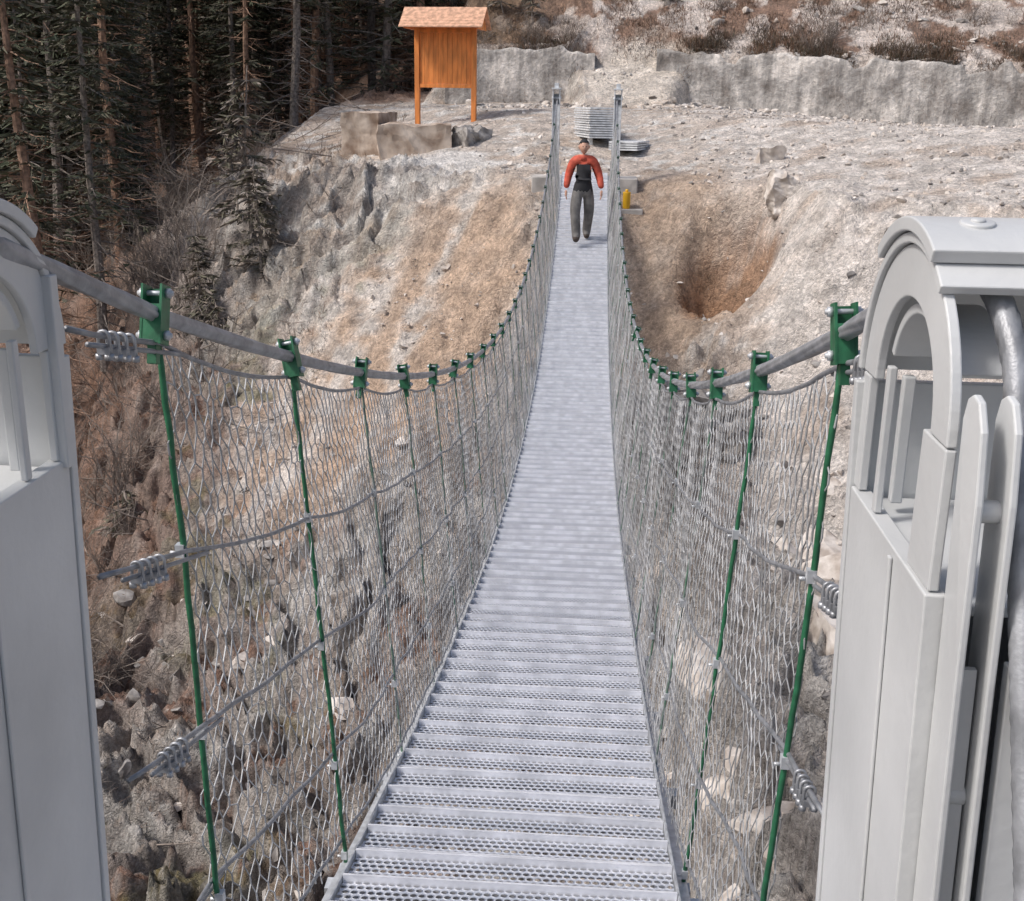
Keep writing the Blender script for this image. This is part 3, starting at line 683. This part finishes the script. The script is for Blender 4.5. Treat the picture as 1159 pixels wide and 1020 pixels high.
chunk('concrete_abutment_ruin',-4.1,28.2,1.7,1.1,2.1,.12,2,M_conc,amp=.13,z=-.06)
chunk('concrete_abutment_ruin',-2.75,28.2,.8,.7,.8,.8,3,M_rockg,-.1,.3)
chunk('boulder',3.7,24.0,.4,.35,.35,.3,4,M_rock,0,.3)
chunk('boulder',3.6,21.4,.5,.4,.7,.3,5,M_rock,0,.3)
chunk('rock_outcrop',1.45,17.9,1.4,.6,1.7,.1,6,M_rockg,-.4,.6);chunk('rock_outcrop',2.3,17.5,1.0,.6,1.4,-.4,7,M_rockg,-.4,.6)
sp_=empty('grating_panel_stack',(.2,27.6,ground(.2,27.6)));sp_.rotation_euler=(0,0,R(12))
mb=MB()
for i in range(13):
    j=random.uniform(-.03,.03);mb.box((-.33+j,-.9,.05+i*.052),(.33+j,.9,.05+i*.052+.036))
mb.box((-.3,-.6,-.1),(-.2,-.5,.05));mb.box((.2,-.6,-.1),(.3,-.5,.05));mb.obj('panels',[M_panel],sp_)
sp_=empty('grating_panel_stack',(.95,26.6,ground(.95,26.6)));sp_.rotation_euler=(0,0,R(-15))
mb=MB()
for i in range(4): mb.box((-.32,-.6,.03+i*.05),(.32,.6,.03+i*.05+.035))
mb.obj('panels',[M_panel],sp_)
M_yel=mat('yellow_plastic',(.80,.45,.02),.5,0,.1,5,.02,20);yb=MB();yb.tube([(0,0,0),(0,0,.02),(0,0,.28),(0,0,.31),(0,0,.32)],[.06,.07,.075,.075,.07],18);yb.tube([(0,0,.31),(0,0,.37)],[.03,.03],12)
yb.obj('yellow_canister',[M_yel],loc=(.83,22.82,-.42))
lg=empty('log_pile');
for i in range(5):
    x=10.6+i*.42;y=41.0;mb=MB();z=ground(x,y);mb.tube([(x-.9,y-1.3,ground(x-.9,y-1.3)+.30),(x,y,z+.32),(x+1.3,y+1.6,ground(x+1.3,y+1.6)+.35)],[.10,.09,.07],10)
    mb.obj('log_%d'%i,[M_log],lg)
# ------------------------------------------------------------------ man
my=20.1
man=empty('man',(0.0,my,zd(my)+.018));man.scale=(.96,.96,.96)
def skin(name,verts,edges,rad,root,mats,fn=None,sub=2,parent=man):
    me=bpy.data.meshes.new(name);me.from_pydata(verts,edges,[]);o=bpy.data.objects.new(name,me);link(o)
    m=o.modifiers.new('s','SKIN');m.use_smooth_shade=True;s_=o.modifiers.new('d','SUBSURF');s_.levels=sub;s_.render_levels=sub
    for i,r in enumerate(rad):
        sv=me.skin_vertices[0].data[i];sv.radius=(r,r) if np.isscalar(r) else r;sv.use_root=(i==root)
    dg=bpy.context.evaluated_depsgraph_get();me2=bpy.data.meshes.new_from_object(o.evaluated_get(dg));bpy.data.objects.remove(o)
    me2.materials.clear()
    for q in mats:me2.materials.append(q)
    if fn:
        for p in me2.polygons:p.material_index=fn(p.center)
    for p in me2.polygons:p.use_smooth=True
    o=bpy.data.objects.new(name,me2);link(o);o.parent=parent;return o
M_red=mat('orange_red_jacket',(.62,.105,.06),.75,0,.35,9,.5,14);M_blk=mat('black_fabric',(.022,.022,.026),.8,0,.3,9,.3,14)
M_gry=mat('grey_trousers',(.19,.18,.17),.85,0,.35,8,.6,12);M_skin=mat('skin',(.62,.36,.26),.55,0,.1,9,.05,30);M_boot=mat('boots',(.07,.05,.04),.7)
Vb=[(0,0,.95),(0,0,1.08),(0,-.01,1.27),(0,.0,1.42),(0,-.015,1.53),
 (-.10,0,.88),(-.125,-.19,.52),(-.09,-.24,.13),(-.095,-.39,.05),
 (.10,0,.88),(.12,.04,.50),(.085,.24,.17),(.095,.12,.05),
 (-.18,0,1.415),(-.265,.04,1.16),(-.30,-.04,.93),
 (.18,0,1.415),(.28,.02,1.16),(.33,-.10,.94),
 (-.115,-.11,.71),(.115,.02,.70),(-.13,0,1.27),(.13,0,1.27),(-.12,0,1.08),(.12,0,1.08)]
Eb=[(0,1),(1,2),(2,3),(3,4),(0,5),(5,19),(19,6),(6,7),(7,8),(0,9),(9,20),(20,10),(10,11),(11,12),(3,13),(13,14),(14,15),(3,16),(16,17),(17,18),(2,21),(2,22),(1,23),(1,24)]
Rb=[.16,.15,.145,.11,.058,.125,.095,.085,.05,.125,.095,.085,.045,.095,.075,.055,.095,.075,.055,.11,.11,.12,.12,.105,.105]
def bf(c):
    if c.z<.12 :return 3
    if c.z<.90 and abs(c.x)<.235:return 2
    if c.z>1.51:return 4
    if c.z<1.28 and abs(c.x)<.175 :return 1
    if c.y<0 and abs(c.x)<.12 and c.z<1.36:return 1
    return 0
skin('body',Vb,Eb,Rb,0,[M_red,M_blk,M_gry,M_boot,M_skin],bf)
for s in (-1,1):
    w=Vector((-.30,-.04,.91)) if s<0 else Vector((.33,-.10,.92))
    vs=[w,w+Vector((0,-.005,-.05)),w+Vector((0,-.01,-.09))];es=[(0,1),(1,2)];rr=[.026,(.026),(.024)]
    for i,(dy,l) in enumerate(((-.032,.07),(-.011,.08),(.010,.075),(.030,.058))):
        b0=w+Vector((0,dy,-.10));i0=len(vs);vs+=[b0,b0+Vector((-s*.006,-.004,-l*.45)),b0+Vector((-s*.022,-.006,-l*.9))];es+=[(2,i0),(i0,i0+1),(i0+1,i0+2)];rr+=[.0105,.009,.0075]
    i0=len(vs);vs+=[w+Vector((-s*.01,-.035,-.06)),w+Vector((-s*.018,-.052,-.095))];es+=[(1,i0),(i0,i0+1)];rr+=[.012,.009]
    skin('hand_'+('r' if s<0 else 'l'),[tuple(v) for v in vs],es,rr,1,[M_skin])
bm=bmesh.new();bmesh.ops.create_uvsphere(bm,u_segments=32,v_segments=24,radius=1)
for v in bm.verts:
    c=v.co.copy();x,y,z=c.x*.084,c.y*.100,c.z*.125
    if z<-.02: k_=1-.35*min(1,(-.02-z)/.098);x*=k_;y=y*(1-.15*(1-k_)) 
    if c.y<-.6 and abs(c.x)<.22 and -.35<c.z<.15: y-=.018*(1-abs(c.x)/.22)*(1-abs(c.z+.15)/.5)
    if c.y<-.6 and .15<abs(c.x)<.5 and .0<c.z<.25: y+=.006
    v.co=Vector((x,y,z))
me=bpy.data.meshes.new('head');bm.to_mesh(me);bm.free();me.materials.append(M_skin);
for p in me.polygons:p.use_smooth=True
hd=bpy.data.objects.new('head',me);link(hd);hd.location=(0,-.045,1.65);hd.rotation_euler=(R(2),0,R(6));hd.parent=man
hp=MB()
for s in (-1,1):
    hp.tube([(s*.079,.0,-.03),(s*.087,.005,0),(s*.085,.008,.03)],[.012,.018,.012],8,0)
    hp.tube([(s*.03,-.090,.012),(s*.03,-.098,.012)],[.009,.005],10,1)
hp.tube([(-.025,-.085,-.058),(0,-.092,-.058),(.025,-.085,-.058)],[.003,.005,.003],6,2)
M_lip=mat('lips',(.30,.10,.08),.6);q=hp.obj('face_features',[M_skin,M_blk,M_lip],hd)
bm=bmesh.new();bmesh.ops.create_uvsphere(bm,u_segments=32,v_segments=20,radius=1)
bmesh.ops.delete(bm,geom=[v for v in bm.verts if v.co.z<.28-.25*v.co.y*-1*-1],context='VERTS')
for v in bm.verts: v.co=Vector((v.co.x*.095,v.co.y*.113+.006,v.co.z*.13+.010))
me=bpy.data.meshes.new('beanie');bm.to_mesh(me);bm.free();me.materials.append(M_blk)
for p in me.polygons:p.use_smooth=True
bo=bpy.data.objects.new('beanie',me);link(bo);bo.parent=hd;md=bo.modifiers.new('s','SOLIDIFY');md.thickness=.012
cb=MB();cb.tube([(0,-.01,1.44),(0,-.018,1.485),(0,-.02,1.515)],[.105,.088,.078],18);cb.obj('jacket_collar',[M_red],man)
# ------------------------------------------------------------------ camera, light, world
cd=bpy.data.cameras.new('camera');cam=bpy.data.objects.new('camera',cd);link(cam);scene.camera=cam
cd.sensor_width=36;cd.lens=1300/1159*36;cd.clip_start=.02;cd.clip_end=1000
p,yw_,rl=R(16.8),R(3.7),.016
f=Vector((-math.sin(yw_)*math.cos(p),math.cos(yw_)*math.cos(p),-math.sin(p)));r=f.cross(Vector((0,0,1))).normalized();u=r.cross(f)
u2=u*math.cos(rl)-r*math.sin(rl);r2=r*math.cos(rl)+u*math.sin(rl)
M=Matrix.Identity(4)
for i in range(3):M[i][0]=r2[i];M[i][1]=u2[i];M[i][2]=-f[i]
M.translation=Vector((.158,0,1.5));cam.matrix_world=M
el=R(50);az=math.atan2(-.8,-.35)
sd=Vector((math.sin(az)*math.cos(el),math.cos(az)*math.cos(el),math.sin(el)))
L=bpy.data.lights.new('sun','SUN');L.energy=2.5;L.angle=R(10);L.color=(1,.97,.94);lo=bpy.data.objects.new('sun',L);link(lo);lo.rotation_euler=(-sd).to_track_quat('-Z','Y').to_euler()
w=bpy.data.worlds.new('World');scene.world=w;w.use_nodes=True;nt=w.node_tree;sk=nt.nodes.new('ShaderNodeTexSky');sk.sky_type='NISHITA';sk.sun_disc=False;sk.sun_elevation=el;sk.sun_rotation=az
sk.dust_density=4;sk.air_density=1.0
bg=nt.nodes['Background'];bg.inputs['Strength'].default_value=.135;nt.links.new(sk.outputs[0],bg.inputs[0])
scene.view_settings.view_transform='Standard';scene.view_settings.look='None';scene.view_settings.exposure=0
